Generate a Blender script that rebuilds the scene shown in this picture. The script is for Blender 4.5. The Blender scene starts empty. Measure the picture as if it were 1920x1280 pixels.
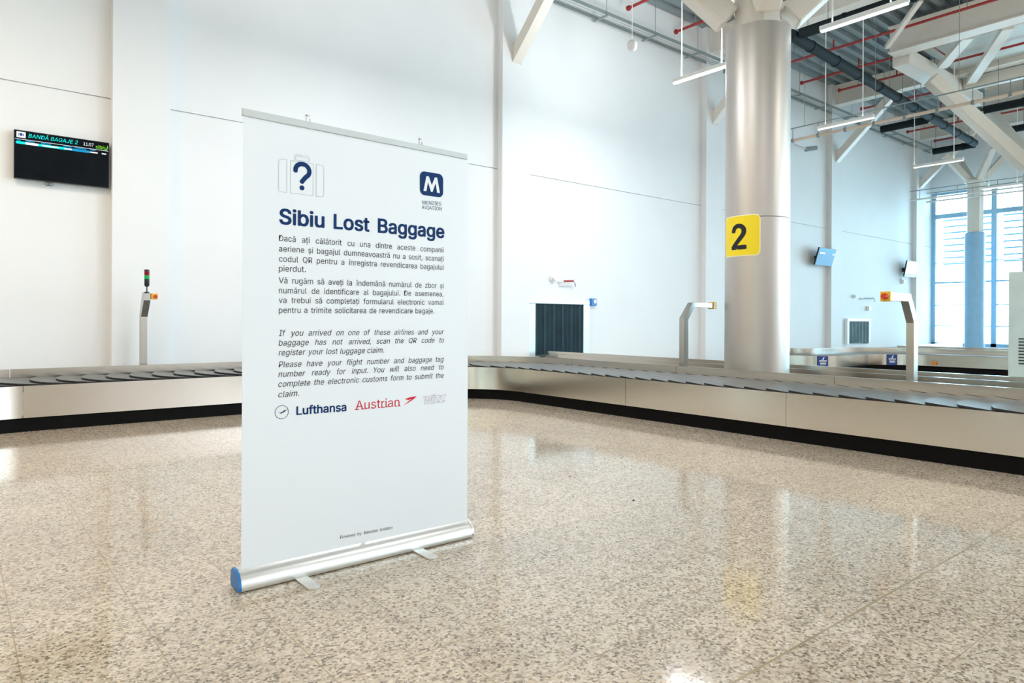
import bpy, bmesh, math, random
from mathutils import Vector, Matrix
random.seed(7)
S = bpy.context.scene
C = S.collection
PI = math.pi

# ------------------------------------------------------------------ camera
cam_d = bpy.data.cameras.new('camera'); cam = bpy.data.objects.new('camera', cam_d); C.objects.link(cam)
cam_d.sensor_width = 36.0; cam_d.lens = 36.0 * 1288 / 1920
cam_d.shift_y = -(640 - 601.1) / 1920
cam_d.clip_start = 0.05; cam_d.clip_end = 300
cam.matrix_world = (Matrix.Translation((0, 0, 1.15)) @ Matrix.Rotation(math.radians(50.93 - 90), 4, 'Z')
                    @ Matrix.Rotation(math.radians(90), 4, 'X') @ Matrix.Rotation(0.0048, 4, 'Z'))
S.camera = cam

# ------------------------------------------------------------------ world, exposure
S.view_settings.view_transform = 'Standard'; S.view_settings.look = 'None'
S.view_settings.gamma = 1.0; S.view_settings.use_curve_mapping = False
S.view_settings.exposure = 0.31
W = bpy.data.worlds.new('sky'); S.world = W; W.use_nodes = True
bg = W.node_tree.nodes['Background']
_n, _l = W.node_tree.nodes, W.node_tree.links       # overcast sky, brightest on the side of the end window
_tc0 = _n.new('ShaderNodeTexCoord'); _sx = _n.new('ShaderNodeSeparateXYZ'); _l.new(_tc0.outputs['Generated'], _sx.inputs[0])
_mr = _n.new('ShaderNodeMapRange'); _mr.inputs['From Min'].default_value = 0.2; _mr.inputs['From Max'].default_value = 0.9
_mr.inputs['To Min'].default_value = 0.9; _mr.inputs['To Max'].default_value = 13.0
_l.new(_sx.outputs[0], _mr.inputs['Value']); _l.new(_mr.outputs['Result'], bg.inputs[1])
_cr = _n.new('ShaderNodeValToRGB'); _l.new(_sx.outputs[0], _cr.inputs['Fac'])
_cr.color_ramp.elements[0].position = 0.2; _cr.color_ramp.elements[0].color = (0.86, 0.90, 1.0, 1)
_cr.color_ramp.elements[1].position = 0.8; _cr.color_ramp.elements[1].color = (0.56, 0.85, 1.0, 1)
_l.new(_cr.outputs['Color'], bg.inputs[0])

def area(name, loc, rot, sx, sy, power, col, spread=PI, parent=None):
    l = bpy.data.lights.new(name, 'AREA'); l.shape = 'RECTANGLE'; l.size = sx; l.size_y = sy
    l.energy = power; l.color = col; l.spread = spread
    o = bpy.data.objects.new(name, l); C.objects.link(o)
    if parent: o.parent = parent
    o.location = loc; o.rotation_euler = rot
    return o

# ------------------------------------------------------------------ materials
def nt(name):
    m = bpy.data.materials.new(name); m.use_nodes = True
    return m, m.node_tree.nodes, m.node_tree.links, m.node_tree.nodes['Principled BSDF']

def mat(name, col, rough=0.5, metal=0.0, var=0.04, scale=6.0, bump=0.0, spec=0.5):
    m, n, l, b = nt(name)
    b.inputs['Roughness'].default_value = rough; b.inputs['Metallic'].default_value = metal
    b.inputs['Specular IOR Level'].default_value = spec
    tc = n.new('ShaderNodeTexCoord'); ns = n.new('ShaderNodeTexNoise'); ns.inputs['Scale'].default_value = scale
    ns.inputs['Detail'].default_value = 3
    l.new(tc.outputs['Object'], ns.inputs['Vector'])
    r = n.new('ShaderNodeValToRGB'); l.new(ns.outputs['Fac'], r.inputs['Fac'])
    r.color_ramp.elements[0].position = 0.3; r.color_ramp.elements[1].position = 0.7
    r.color_ramp.elements[0].color = tuple(c * (1 - var) for c in col[:3]) + (1,)
    r.color_ramp.elements[1].color = tuple(min(1, c * (1 + var)) for c in col[:3]) + (1,)
    l.new(r.outputs['Color'], b.inputs['Base Color'])
    if bump:
        bp = n.new('ShaderNodeBump'); bp.inputs['Strength'].default_value = bump; bp.inputs['Distance'].default_value = 0.01
        l.new(ns.outputs['Fac'], bp.inputs['Height']); l.new(bp.outputs['Normal'], b.inputs['Normal'])
    return m

def emit(name, col, strength):
    m, n, l, b = nt(name)
    b.inputs['Base Color'].default_value = tuple(c * 0.15 for c in col) + (1,); b.inputs['Specular IOR Level'].default_value = 0.2
    b.inputs['Emission Color'].default_value = tuple(col) + (1,); b.inputs['Emission Strength'].default_value = strength
    b.inputs['Roughness'].default_value = 0.4
    return m

def brushed(name, col, rough=0.3, stretch=(1, 1, 60)):
    m, n, l, b = nt(name)
    b.inputs['Metallic'].default_value = 1.0
    tc = n.new('ShaderNodeTexCoord'); mp = n.new('ShaderNodeMapping'); mp.inputs['Scale'].default_value = stretch
    ns = n.new('ShaderNodeTexNoise'); ns.inputs['Scale'].default_value = 3; ns.inputs['Detail'].default_value = 4
    l.new(tc.outputs['Object'], mp.inputs['Vector']); l.new(mp.outputs['Vector'], ns.inputs['Vector'])
    n2 = n.new('ShaderNodeTexNoise'); n2.inputs['Scale'].default_value = 1.7; n2.inputs['Detail'].default_value = 5
    l.new(tc.outputs['Object'], n2.inputs['Vector'])
    b.inputs['Roughness'].default_value = rough
    r = n.new('ShaderNodeValToRGB'); l.new(n2.outputs['Fac'], r.inputs['Fac'])
    r.color_ramp.elements[0].position = 0.3; r.color_ramp.elements[1].position = 0.7
    r.color_ramp.elements[0].color = tuple(c * 0.985 for c in col) + (1,)
    r.color_ramp.elements[1].color = tuple(c * 1.01 for c in col) + (1,)
    l.new(r.outputs['Color'], b.inputs['Base Color'])
    return m

def floor_mat():
    m, n, l, b = nt('polished granite tiles')
    geo = n.new('ShaderNodeNewGeometry')
    ns = n.new('ShaderNodeTexNoise'); ns.inputs['Scale'].default_value = 55; ns.inputs['Detail'].default_value = 5; ns.inputs['Roughness'].default_value = 0.7
    l.new(geo.outputs['Position'], ns.inputs['Vector'])
    mixv = n.new('ShaderNodeVectorMath'); mixv.operation = 'MULTIPLY_ADD'
    l.new(ns.outputs['Color'], mixv.inputs[0]); mixv.inputs[1].default_value = (0.02, 0.02, 0.02); l.new(geo.outputs['Position'], mixv.inputs[2])
    vo = n.new('ShaderNodeTexVoronoi'); vo.inputs['Scale'].default_value = 105
    l.new(mixv.outputs[0], vo.inputs['Vector'])
    sep = n.new('ShaderNodeSeparateColor'); l.new(vo.outputs['Color'], sep.inputs[0])
    r = n.new('ShaderNodeValToRGB'); r.color_ramp.interpolation = 'CONSTANT'
    cols = [(0.0, (0.19, 0.155, 0.118)), (0.10, (0.31, 0.255, 0.195)), (0.27, (0.48, 0.40, 0.305)), (0.50, (0.59, 0.503, 0.392)), (0.70, (0.54, 0.433, 0.315)), (0.84, (0.66, 0.585, 0.48))]
    e = r.color_ramp.elements
    e[0].position = 0; e[0].color = cols[0][1] + (1,); e[1].position = cols[1][0]; e[1].color = cols[1][1] + (1,)
    for p, c in cols[2:]:
        k = e.new(p); k.color = c + (1,)
    l.new(sep.outputs[0], r.inputs['Fac'])
    big = n.new('ShaderNodeTexNoise'); big.inputs['Scale'].default_value = 0.9; big.inputs['Detail'].default_value = 3
    l.new(geo.outputs['Position'], big.inputs['Vector'])
    sx = n.new('ShaderNodeSeparateXYZ'); l.new(geo.outputs['Position'], sx.inputs[0])
    def M(op, a, bv, c=None):
        k = n.new('ShaderNodeMath'); k.operation = op
        for i, v in enumerate((a, bv, c)):
            if v is None: continue
            if isinstance(v, (int, float)): k.inputs[i].default_value = v
            else: l.new(v, k.inputs[i])
        return k.outputs[0]
    def seam(axis, off, pitch, w):
        d = M('SUBTRACT', sx.outputs[axis], off); d = M('DIVIDE', d, pitch); d = M('FRACT', d, None)
        d = M('SUBTRACT', d, 0.5); d = M('ABSOLUTE', d, None); d = M('SUBTRACT', 0.5, d); d = M('MULTIPLY', d, pitch)
        return M('LESS_THAN', d, w)
    g = M('MAXIMUM', seam(0, 0.56, 0.39, 0.0022), seam(1, 1.645, 0.39, 0.0022))
    g = M('MULTIPLY', g, 0.72)
    # per tile tint
    tx = M('FLOOR', M('DIVIDE', M('SUBTRACT', sx.outputs[0], 0.56), 0.39), None)
    ty = M('FLOOR', M('DIVIDE', M('SUBTRACT', sx.outputs[1], 1.645), 0.39), None)
    cx = n.new('ShaderNodeCombineXYZ'); l.new(tx, cx.inputs[0]); l.new(ty, cx.inputs[1])
    wn = n.new('ShaderNodeTexWhiteNoise'); wn.noise_dimensions = '2D'; l.new(cx.outputs[0], wn.inputs['Vector'])
    val = M('MULTIPLY_ADD', wn.outputs['Value'], 0.10, 0.885)
    val = M('MULTIPLY_ADD', big.outputs['Fac'], 0.12, val)
    hs = n.new('ShaderNodeHueSaturation'); l.new(r.outputs['Color'], hs.inputs['Color']); l.new(val, hs.inputs['Value'])
    mx = n.new('ShaderNodeMix'); mx.data_type = 'RGBA'; l.new(g, mx.inputs['Factor']); l.new(hs.outputs['Color'], mx.inputs['A'])
    mx.inputs['B'].default_value = (0.30, 0.21, 0.11, 1)
    dj = M('ABSOLUTE', M('SUBTRACT', sx.outputs[1], 1.252), None)
    j = M('LESS_THAN', dj, 0.005)
    m2 = n.new('ShaderNodeMix'); m2.data_type = 'RGBA'; l.new(j, m2.inputs['Factor']); l.new(mx.outputs['Result'], m2.inputs['A'])
    m2.inputs['B'].default_value = (0.32, 0.265, 0.165, 1)
    l.new(m2.outputs['Result'], b.inputs['Base Color'])
    b.inputs['Roughness'].default_value = 0.13
    b.inputs['Specular IOR Level'].default_value = 0.5
    rr = M('MULTIPLY_ADD', sep.outputs[1], 0.05, 0.065); l.new(rr, b.inputs['Roughness'])
    return m

M_wall = mat('white wall paint', (0.83, 0.835, 0.835), 0.7, var=0.012, scale=1.2)
M_floor = floor_mat()
M_steel = brushed('brushed stainless steel', (0.64, 0.585, 0.515), 0.20)
M_post = brushed('satin stainless steel', (0.50, 0.475, 0.43), 0.24)
M_clad = brushed('aluminium column cladding', (0.52, 0.48, 0.44), 0.42, (30, 30, 1))
M_black = mat('black kick plate', (0.005, 0.005, 0.005), 0.6, var=0.2, spec=0.1)
M_plate = mat('grey rubber belt plate', (0.13, 0.135, 0.13), 0.42, var=0.15, scale=9)
M_edge = mat('black rubber edge', (0.006, 0.006, 0.007), 0.6)
M_paint = mat('off white steel paint', (0.80, 0.745, 0.67), 0.45, var=0.02)
M_deck = mat('zinc roof deck', (0.25, 0.30, 0.315), 0.5, metal=0.0, var=0.06, scale=2)
M_liner = mat('pale roof liner', (0.66, 0.70, 0.67), 0.6, var=0.03)
M_red = mat('red sprinkler paint', (0.36, 0.03, 0.025), 0.4)
M_pipeblk = mat('black pipe insulation', (0.010, 0.017, 0.020), 0.7, spec=0.15)
M_galv = mat('galvanised tray', (0.30, 0.35, 0.35), 0.45, metal=0.3)
M_wire = mat('thin steel wire', (0.22, 0.25, 0.25), 0.5)
M_white = mat('white plastic', (0.85, 0.85, 0.84), 0.35, var=0.01)
M_pink = mat('cream conduit', (0.72, 0.58, 0.47), 0.45)
M_vinyl = mat('white banner vinyl', (0.80, 0.815, 0.835), 0.45, var=0.006, scale=1.0)
M_alu = mat('anodised aluminium', (0.72, 0.71, 0.67), 0.32, metal=0.75, var=0.02)
M_rail = mat('satin rail aluminium', (0.56, 0.58, 0.57), 0.55, metal=0.2, var=0.02)
M_blue = mat('blue end cap', (0.012, 0.16, 0.46), 0.35)
M_navy = mat('navy print', (0.004, 0.032, 0.125), 0.5, var=0.02, spec=0.12)
M_ink = mat('dark grey print', (0.028, 0.03, 0.036), 0.5, var=0.02, spec=0.12)
M_redink = mat('red print', (0.66, 0.02, 0.045), 0.5, var=0.02, spec=0.12)
M_line = mat('pale grey outline print', (0.40, 0.46, 0.50), 0.5, var=0.02, spec=0.12)
M_pinkline = mat('mauve outline print', (0.42, 0.27, 0.42), 0.5, var=0.02, spec=0.12)
M_clear = mat('clear plastic clip', (0.62, 0.65, 0.66), 0.2, var=0.02)
M_yellow = mat('yellow sign', (0.93, 0.70, 0.0), 0.45, var=0.01)
M_signedge = mat('pale yellow sign edge', (0.93, 0.86, 0.55), 0.45, var=0.01)
M_amber = mat('amber switch box', (0.88, 0.48, 0.03), 0.4)
M_redbtn = mat('red push button', (0.55, 0.03, 0.015), 0.3)
M_dark = mat('dark plastic', (0.012, 0.016, 0.020), 0.35)
M_screen = mat('black screen glass', (0.004, 0.006, 0.009), 0.10, var=0.3, spec=0.15)
M_strip = mat('dark blue rubber strip', (0.010, 0.035, 0.050), 0.45, var=0.2, scale=3, spec=0.3)
M_strip2 = mat('grey blue rubber strip', (0.13, 0.23, 0.27), 0.45, var=0.2, scale=3)
M_mull = mat('blue grey window frame', (0.28, 0.46, 0.60), 0.4)
M_louver = mat('exterior louvre', (0.16, 0.30, 0.40), 0.5)
M_bluelabel = mat('blue sticker', (0.01, 0.05, 0.25), 0.4)
M_bluebox = mat('blue call box', (0.02, 0.20, 0.62), 0.4)
M_orange = mat('orange button', (0.75, 0.25, 0.02), 0.4)
M_cab = mat('pale cabinet paint', (0.62, 0.74, 0.72), 0.4)
M_cyan = emit('cyan screen text', (0.0, 0.85, 0.80), 0.9)
M_sblue = emit('blue screen bar', (0.0, 0.32, 0.62), 0.8)
M_swhite = emit('white screen text', (0.85, 0.92, 1.0), 0.9)
M_sgreen = emit('green screen text', (0.25, 0.80, 0.05), 0.8)
M_slate = emit('lit blue screen', (0.10, 0.34, 0.62), 0.5)
M_scream = emit('lit cream screen', (0.85, 0.88, 0.70), 0.52)
M_tube = emit('lit lamp diffuser', (1.0, 0.99, 0.97), 5.0)
M_tubedim = emit('dim lamp diffuser', (0.95, 0.98, 1.0), 0.9)
M_redlens = emit('red lens', (0.55, 0.0, 0.03), 0.25)
M_greenlens = emit('green lens', (0.0, 0.55, 0.12), 0.5)
M_casing = mat('casing with painted sky reflection', (0.30, 0.55, 0.80), 0.3)  # reflected sky is put into the casing colour
M_outside = mat('pale paving outside', (0.75, 0.75, 0.75), 0.8)

def glass_mat():
    m, n, l, b = nt('clear window glass')
    out = n['Material Output']
    tr = n.new('ShaderNodeBsdfTransparent'); tr.inputs[0].default_value = (0.93, 0.98, 1, 1)
    gl = n.new('ShaderNodeBsdfGlossy'); gl.inputs['Roughness'].default_value = 0.02
    mx = n.new('ShaderNodeMixShader'); fr = n.new('ShaderNodeFresnel'); fr.inputs[0].default_value = 1.25
    l.new(fr.outputs[0], mx.inputs[0]); l.new(tr.outputs[0], mx.inputs[1]); l.new(gl.outputs[0], mx.inputs[2])
    l.new(mx.outputs[0], out.inputs['Surface'])
    return m
M_glass = glass_mat()

# ------------------------------------------------------------------ mesh helpers
class MB:
    def __init__(s): s.bm = bmesh.new()
    def box(s, x0, x1, y0, y1, z0, z1, M=None):
        v = [s.bm.verts.new((x, y, z)) for x in (x0, x1) for y in (y0, y1) for z in (z0, z1)]
        if M: 
            for k in v: k.co = M @ k.co
        for f in ((0, 1, 3, 2), (4, 6, 7, 5), (0, 4, 5, 1), (2, 3, 7, 6), (0, 2, 6, 4), (1, 5, 7, 3)):
            s.bm.faces.new([v[i] for i in f])
        return s
    def ring(s, c, u, w, r, n, ry=None):
        ry = r if ry is None else ry
        return [s.bm.verts.new(c + u * (r * math.cos(2 * PI * i / n)) + w * (ry * math.sin(2 * PI * i / n))) for i in range(n)]
    def loft(s, rings, cap=True):
        n = len(rings[0])
        for a, b in zip(rings, rings[1:]):
            for i in range(n):
                s.bm.faces.new((a[i], a[(i + 1) % n], b[(i + 1) % n], b[i]))
        if cap:
            s.bm.faces.new(list(reversed(rings[0]))); s.bm.faces.new(rings[-1])
        return s
    def cyl(s, a, b, r, n=12, r2=None):
        a, b = Vector(a), Vector(b); d = (b - a).normalized()
        u = d.orthogonal().normalized(); w = d.cross(u)
        return s.loft([s.ring(a, u, w, r, n), s.ring(b, u, w, r if r2 is None else r2, n)])
    def tube(s, pts, r, n=10):
        pts = [Vector(p) for p in pts]; rings = []
        u = None
        for i, p in enumerate(pts):
            d = (pts[min(i + 1, len(pts) - 1)] - pts[max(i - 1, 0)]).normalized()
            u = d.orthogonal().normalized() if u is None else (u - d * u.dot(d)).normalized()
            rings.append(s.ring(p, u, d.cross(u), r, n))
        return s.loft(rings)
    def bar(s, a, b, w, h, up=(0, 0, 1)):
        a, b = Vector(a), Vector(b); d = (b - a).normalized(); up = Vector(up)
        sd = d.cross(up).normalized(); up = sd.cross(d)
        r = []
        for p in (a, b):
            r.append([s.bm.verts.new(p + sd * x + up * y) for x, y in ((-w / 2, -h / 2), (w / 2, -h / 2), (w / 2, h / 2), (-w / 2, h / 2))])
        return s.loft(r)
    def lathe(s, c, prof, n=24):
        c = Vector(c); X, Y = Vector((1, 0, 0)), Vector((0, 1, 0))
        return s.loft([s.ring(c + Vector((0, 0, z)), X, Y, max(r, 1e-4), n) for r, z in prof])
    def prism(s, pts, ext):
        ext = Vector(ext)
        a = [s.bm.verts.new(Vector(p)) for p in pts]; b = [s.bm.verts.new(Vector(p) + ext) for p in pts]
        n = len(a)
        for i in range(n): s.bm.faces.new((a[i], a[(i + 1) % n], b[(i + 1) % n], b[i]))
        s.bm.faces.new(list(reversed(a))); s.bm.faces.new(b)
        return s
    def sheet(s, rows):
        v = [[s.bm.verts.new(p) for p in r] for r in rows]
        for a, b in zip(v, v[1:]):
            for i in range(len(a) - 1): s.bm.faces.new((a[i], a[i + 1], b[i + 1], b[i]))
        return s
    def add(s, me, M):
        t = bmesh.new(); t.from_mesh(me); t.transform(M)
        tmp = bpy.data.meshes.new('tmp'); t.to_mesh(tmp); t.free(); s.bm.from_mesh(tmp); bpy.data.meshes.remove(tmp)
        return s
    def build(s, name, m, parent=None, origin=None, bevel=0.0, smooth=False):
        bmesh.ops.recalc_face_normals(s.bm, faces=s.bm.faces)
        root = parent
        while root is not None and root.parent: root = root.parent
        o0 = Vector(root.location) if root is not None else (Vector(origin) if origin is not None else None)
        if o0 is None:
            xs = [v.co for v in s.bm.verts]
            o0 = Vector([(min(v[i] for v in xs) + max(v[i] for v in xs)) / 2 for i in range(3)])
            o0.z = min(v.z for v in xs)
        for v in s.bm.verts: v.co -= o0
        me = bpy.data.meshes.new(name); s.bm.to_mesh(me); s.bm.free()
        me.materials.append(m)
        if smooth:
            for p in me.polygons: p.use_smooth = True
            try: me.set_sharp_from_angle(angle=math.radians(35))
            except Exception: pass
        o = bpy.data.objects.new(name, me); C.objects.link(o)
        if parent is not None: o.parent = parent
        else: o.location = o0
        if bevel:
            md = o.modifiers.new('bevel', 'BEVEL'); md.width = bevel; md.segments = 2; md.limit_method = 'ANGLE'
        return o

def tag(o, label, cat, group=None):
    o['label'] = label; o['category'] = cat
    if group: o['group'] = group
    return o
def thing(name, label, cat, loc, group=None):
    o = bpy.data.objects.new(name, None); o.empty_display_size = 0.1; C.objects.link(o); o.location = loc
    return tag(o, label, cat, group)
def struct(o): o['kind'] = 'structure'; return o
def dup(root, loc, label, group=None):
    r = root.copy(); C.objects.link(r); r.location = loc; r['label'] = label
    if group: r['group'] = group
    for ch in list(root.children):
        c = ch.copy(); C.objects.link(c); c.parent = r
        for g in list(ch.children):
            d = g.copy(); C.objects.link(d); d.parent = c
    return r

# text -------------------------------------------------------------
_tc = {}
import os
FONT = None
try:      # the sans font that ships with Blender itself
    FONT = bpy.data.fonts.load(os.path.join(bpy.utils.resource_path('LOCAL'), 'datafiles', 'fonts', 'Inter.woff2'))
except Exception: FONT = None
def text_mesh(s, bold=0.0, shear=0.0):
    k = (s, bold, shear)
    if k in _tc: return _tc[k]
    c = bpy.data.curves.new('t', 'FONT'); c.body = s
    if FONT: c.font = FONT
    c.shear = shear; c.resolution_u = 3; c.extrude = 0
    o = bpy.data.objects.new('t', c); C.objects.link(o)
    dg = bpy.context.evaluated_depsgraph_get(); dg.update()
    me = bpy.data.meshes.new_from_object(o.evaluated_get(dg))
    bpy.data.objects.remove(o); bpy.data.curves.remove(c)
    xs = [v.co.x for v in me.vertices]; ys = [v.co.y for v in me.vertices]
    _tc[k] = (me, min(xs), max(xs), max(ys))
    return _tc[k]
CAPH = text_mesh('H')[3]

# ------------------------------------------------------------------ THE SETTING
WY, PY = 10.05, 9.90           # recessed wall face, pilaster face
EX = 28.3                      # glazed end wall
DZ = 8.25                      # underside of roof deck
struct(MB().box(-9.3, 32, -12, WY + 0.4, -0.12, 0).build('floor', M_floor, origin=(0, 0, 0)))
w = MB()
w.box(-9.3, EX + 0.3, WY, WY + 0.3, 0, 3.950); w.box(-9.3, EX + 0.3, WY, WY + 0.3, 3.966, DZ + 0.5); w.box(-9.3, EX + 0.3, WY + 0.03, WY + 0.3, 3.94, 3.98)
struct(w.build('wall_back', M_wall, origin=(0, WY, 0)))
PX = [1.54 + 6.25 * k for k in range(-2, 5)]
for i, x in enumerate(PX):
    p = MB().box(x, x + 0.67, PY, WY - 0.001, 0, DZ)
    struct(p.build('trim_%d' % (i + 1), M_wall))
M_warm = mat('warm side wall paint', (0.86, 0.80, 0.71), 0.7, var=0.02)
struct(MB().box(-9.3, -9.0, -8.3, WY, 0, DZ + 0.5).build('wall_left', M_warm))
fw = MB(); fw.box(-9.3, EX + 0.3, -8.3, -8, 0, 0.9); fw.box(-9.3, EX + 0.3, -8.3, -8, 4.4, DZ + 0.5)
for k in range(13): fw.box(-9.3 + k * 3.1, -8.95 + k * 3.1, -8.3, -8, 0.9, 4.4)
struct(fw.build('wall_front', M_warm))
# roof deck: trapezoid ribs running along X
def deck(x0, x1, y0, y1, z, name, m):
    rows = [[], []]; y = y0; prof = []
    while y < y1:
        prof += [(y, z), (y + 0.11, z), (y + 0.15, z + 0.10), (y + 0.27, z + 0.10), (y + 0.31, z)]
        y += 0.31
    for i, x in enumerate((x0, x1)): rows[i] = [Vector((x, a, b)) for a, b in prof]
    s = MB().sheet(rows); s.box(x0, x1, y0, y1, z + 0.14, z + 0.3)
    return struct(s.build(name, m))
deck(-9.3, EX + 2.5, -8.4, WY + 0.1, DZ, 'ceiling', M_deck)
# smooth liner bay right of the girder
struct(MB().box(17.9, 21.2, -4, 6.72, 7.80, 7.86).build('ceiling_liner', M_liner))

# end wall: glazed, mullions and transoms
ew = MB(); ew.box(EX, EX + 0.3, -8, WY, 5.95, 8.75); ew.box(EX, EX + 0.3, -8, WY, 0, 0.30)
struct(ew.build('wall_right', M_wall))
ys = [10.05, 8.12, 6.15, 4.2, 2.25, 0.3, -1.65, -3.6, -5.55, -8.0]
for i, (a, b) in enumerate(zip(ys, ys[1:])):
    t = bpy.data.objects.new('window_%d' % (i + 1), None); C.objects.link(t); t.location = (EX + 0.1, (a + b) / 2, 0.3); struct(t)
    f = MB(); f.box(EX + 0.02, EX + 0.16, a - 0.13, a, 0.30, 5.95); f.box(EX + 0.02, EX + 0.16, b, b + 0.03, 0.30, 5.95)
    f.box(EX + 0.02, EX + 0.16, b, a, 0.30, 0.42)
    for z, h in ((1.02, 0.035), (1.78, 0.035), (2.6, 0.06), (3.35, 0.03), (5.0, 0.16), (5.87, 0.08)):
        f.box(EX + 0.04, EX + 0.13, b, a, z, z + h)
    f.build('window_frame', M_mull, t)
    MB().box(EX + 0.08, EX + 0.09, b, a, 0.3, 5.95).build('window_pane', M_glass, t)
# louvre screen outside the glazing
for i, (a, b) in enumerate(zip(ys[:5], ys[1:6])):
    t = thing('louvre_screen', 'pale blue horizontal sun louvres outside the end window, %s bay' % ['corner', 'second', 'third', 'fourth', 'fifth'][i], 'louvre', (EX + 1.0, (a + b) / 2, 3.3), 'sun louvres outside the end glazing')
    for k in range(9):
        z = 3.35 + k * 0.235
        MB().box(EX + 0.85, EX + 1.15, b + 0.15, a - 0.1, z, z + 0.05).build('slat', M_louver, t)
    MB().box(EX + 1.0, EX + 1.06, b + 0.10, b + 0.16, 0, 5.6).build('post', M_louver, t)

# ------------------------------------------------------------------ BANNER
BX0, BX1, BY = 0.947, 2.132, 3.0
ban = thing('rollup_banner', 'tall white roll-up banner with navy heading standing on the granite floor', 'banner', (1.52, BY, 0))
# cassette: rounded trapezoid profile along X
prof = [(-0.075, 0.012), (-0.080, 0.03), (-0.072, 0.055), (-0.05, 0.078), (-0.012, 0.092), (0.03, 0.092), (0.055, 0.075), (0.062, 0.04), (0.05, 0.012)]
prof = [((y + 0.08) * 0.78 - 0.054, z - 0.006) for y, z in prof]
MB().prism([(BX0 - 0.008, BY + y, z) for y, z in prof], (BX1 - BX0 + 0.004, 0, 0)).build('cassette', M_alu, ban, smooth=True)
for x, nm in ((BX0 - 0.020, 'end_cap'), (BX1 - 0.004, 'end_cap')):
    MB().prism([(x, BY + y * 1.04, 0.0005 + z * 1.03) for y, z in prof], (0.012, 0, 0)).build(nm, M_blue if x < 1.5 else M_alu, ban)
for x in (1.20, 1.80):
    f = MB(); n = 8
    pts = [(x - 0.028, BY + 0.02, 0.001), (x + 0.028, BY + 0.02, 0.001)]
    pts += [(x + 0.028 * math.cos(PI * i / n), BY - 0.185 - 0.018 * math.sin(PI * i / n), 0.001) for i in range(n + 1)]
    f.prism(pts, (0, 0, 0.006)); f.build('foot', M_alu, ban)
TZ0, TZ1 = 2.030, 2.018      # top rail height left, right
def top(x): return TZ0 + (TZ1 - TZ0) * (x - BX0) / (BX1 - BX0)
g = MB()
g.prism([(BX0 + 0.003, BY - 0.012, 0.088), (BX1 - 0.006, BY - 0.012, 0.088), (BX1 - 0.012, BY - 0.012, top(BX1) - 0.01), (BX0 + 0.003, BY - 0.012, top(BX0) - 0.01)], (0, 0.0015, 0))
panel = g.build('banner_graphic', M_vinyl, ban)
MB().prism([(BX0 - 0.003, BY - 0.020, top(BX0) - 0.016), (BX1 - 0.020, BY - 0.020, top(BX1) - 0.014), (BX1 - 0.020, BY - 0.020, top(BX1) + 0.014), (BX0 - 0.003, BY - 0.020, top(BX0) + 0.016)], (0, 0.014, 0)).build('top_rail', M_rail, ban, bevel=0.003)
MB().cyl((1.54, BY + 0.02, 0.08), (1.54, BY + 0.02, 2.0), 0.011, 12).build('support_pole', M_alu, ban)
for x in (1.235, 1.825):
    c = MB(); c.box(x - 0.011, x - 0.006, BY - 0.016, BY - 0.010, top(x) + 0.01, top(x) + 0.045); c.box(x + 0.006, x + 0.011, BY - 0.016, BY - 0.010, top(x) + 0.01, top(x) + 0.03)
    c.box(x - 0.011, x + 0.011, BY - 0.016, BY - 0.010, top(x) + 0.01, top(x) + 0.016); c.box(x - 0.011, x + 0.006, BY - 0.016, BY - 0.010, top(x) + 0.04, top(x) + 0.045)
    c.build('hanging_clip', M_clear, ban)
FY = BY - 0.0128              # ink sits on the vinyl

# image-plane calibration turned once into plain metres on the banner face
_t = math.radians(50.93); _s, _c = math.sin(_t), math.cos(_t)
def onb(px, py):              # a print position measured in the photo -> metres on the banner plane
    dx, dy = px - 960, 601.1 - py
    a = (dx - dy * 0.0048) / 1288; b = (dx * 0.0048 + dy) / 1288
    r = (_s * a + _c, -_c * a + _s, b); k = FY / r[1]
    return r[0] * k, 1.15 + b * k
def z3(x, y): return onb(440 + x * .2422, 190 + y * .2422)
def z4(x, y): return onb(440 + x * .2422, 490 + y * .2422)
def z5(x, y): return onb(420 + x * .2656, 780 + y * .2656)
def put_line(mb, words, a, b, cap, bold=0.0, shear=0.0, xs=0.92, justify=True):
    (x0, za), (x1, zb) = a, b
    sy = cap / CAPH; sx = sy * xs
    ms = [text_mesh(w_, bold, shear) for w_ in words]
    wid = [(m_[2] - m_[1]) * sx for m_ in ms]
    total = sum(wid); span = x1 - x0
    if len(words) > 1:
        gap = (span - total) / (len(words) - 1)
        if gap < sy * 0.20:
            k = (span - sy * 0.22 * (len(words) - 1)) / total
            sx *= k; wid = [q * k for q in wid]; gap = sy * 0.22
    else:
        k = span / total; sx *= k; wid = [q * k for q in wid]; gap = 0
    x = x0; sl = (zb - za) / span; dk = 0
    for m_, q in zip(ms, wid):
        M = Matrix(((sx, 0, 0, x - m_[1] * sx), (0, 0, -1, FY), (sl * sx, sy, 0, za + sl * (x - x0 - m_[1] * sx)), (0, 0, 0, 1)))
        for ox, oz in (((0, 0),) if not bold else [(bold * sy * math.cos(a_), bold * sy * math.sin(a_)) for a_ in (PI * .25, PI * .75, PI * 1.25, PI * 1.75)] + [(-bold * sy, 0), (bold * sy, 0)]):
            mb.add(m_[0], Matrix.Translation((ox, -0.00006 * (dk % 6), oz)) @ M); dk += 1
        x += q + gap
def para(name, lines, cap, m, bold=0.0, shear=0.0, xs=0.92):
    for txt, a, b in lines:
        mb = MB(); put_line(mb, txt.split(), a, b, cap, bold, shear, xs); mb.build(name, m, panel)
para('printed_heading', [('Sibiu Lost Baggage', z3(350, 946), z3(1620, 1057))], 0.0655, M_navy, bold=0.024, xs=1.04)
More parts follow.
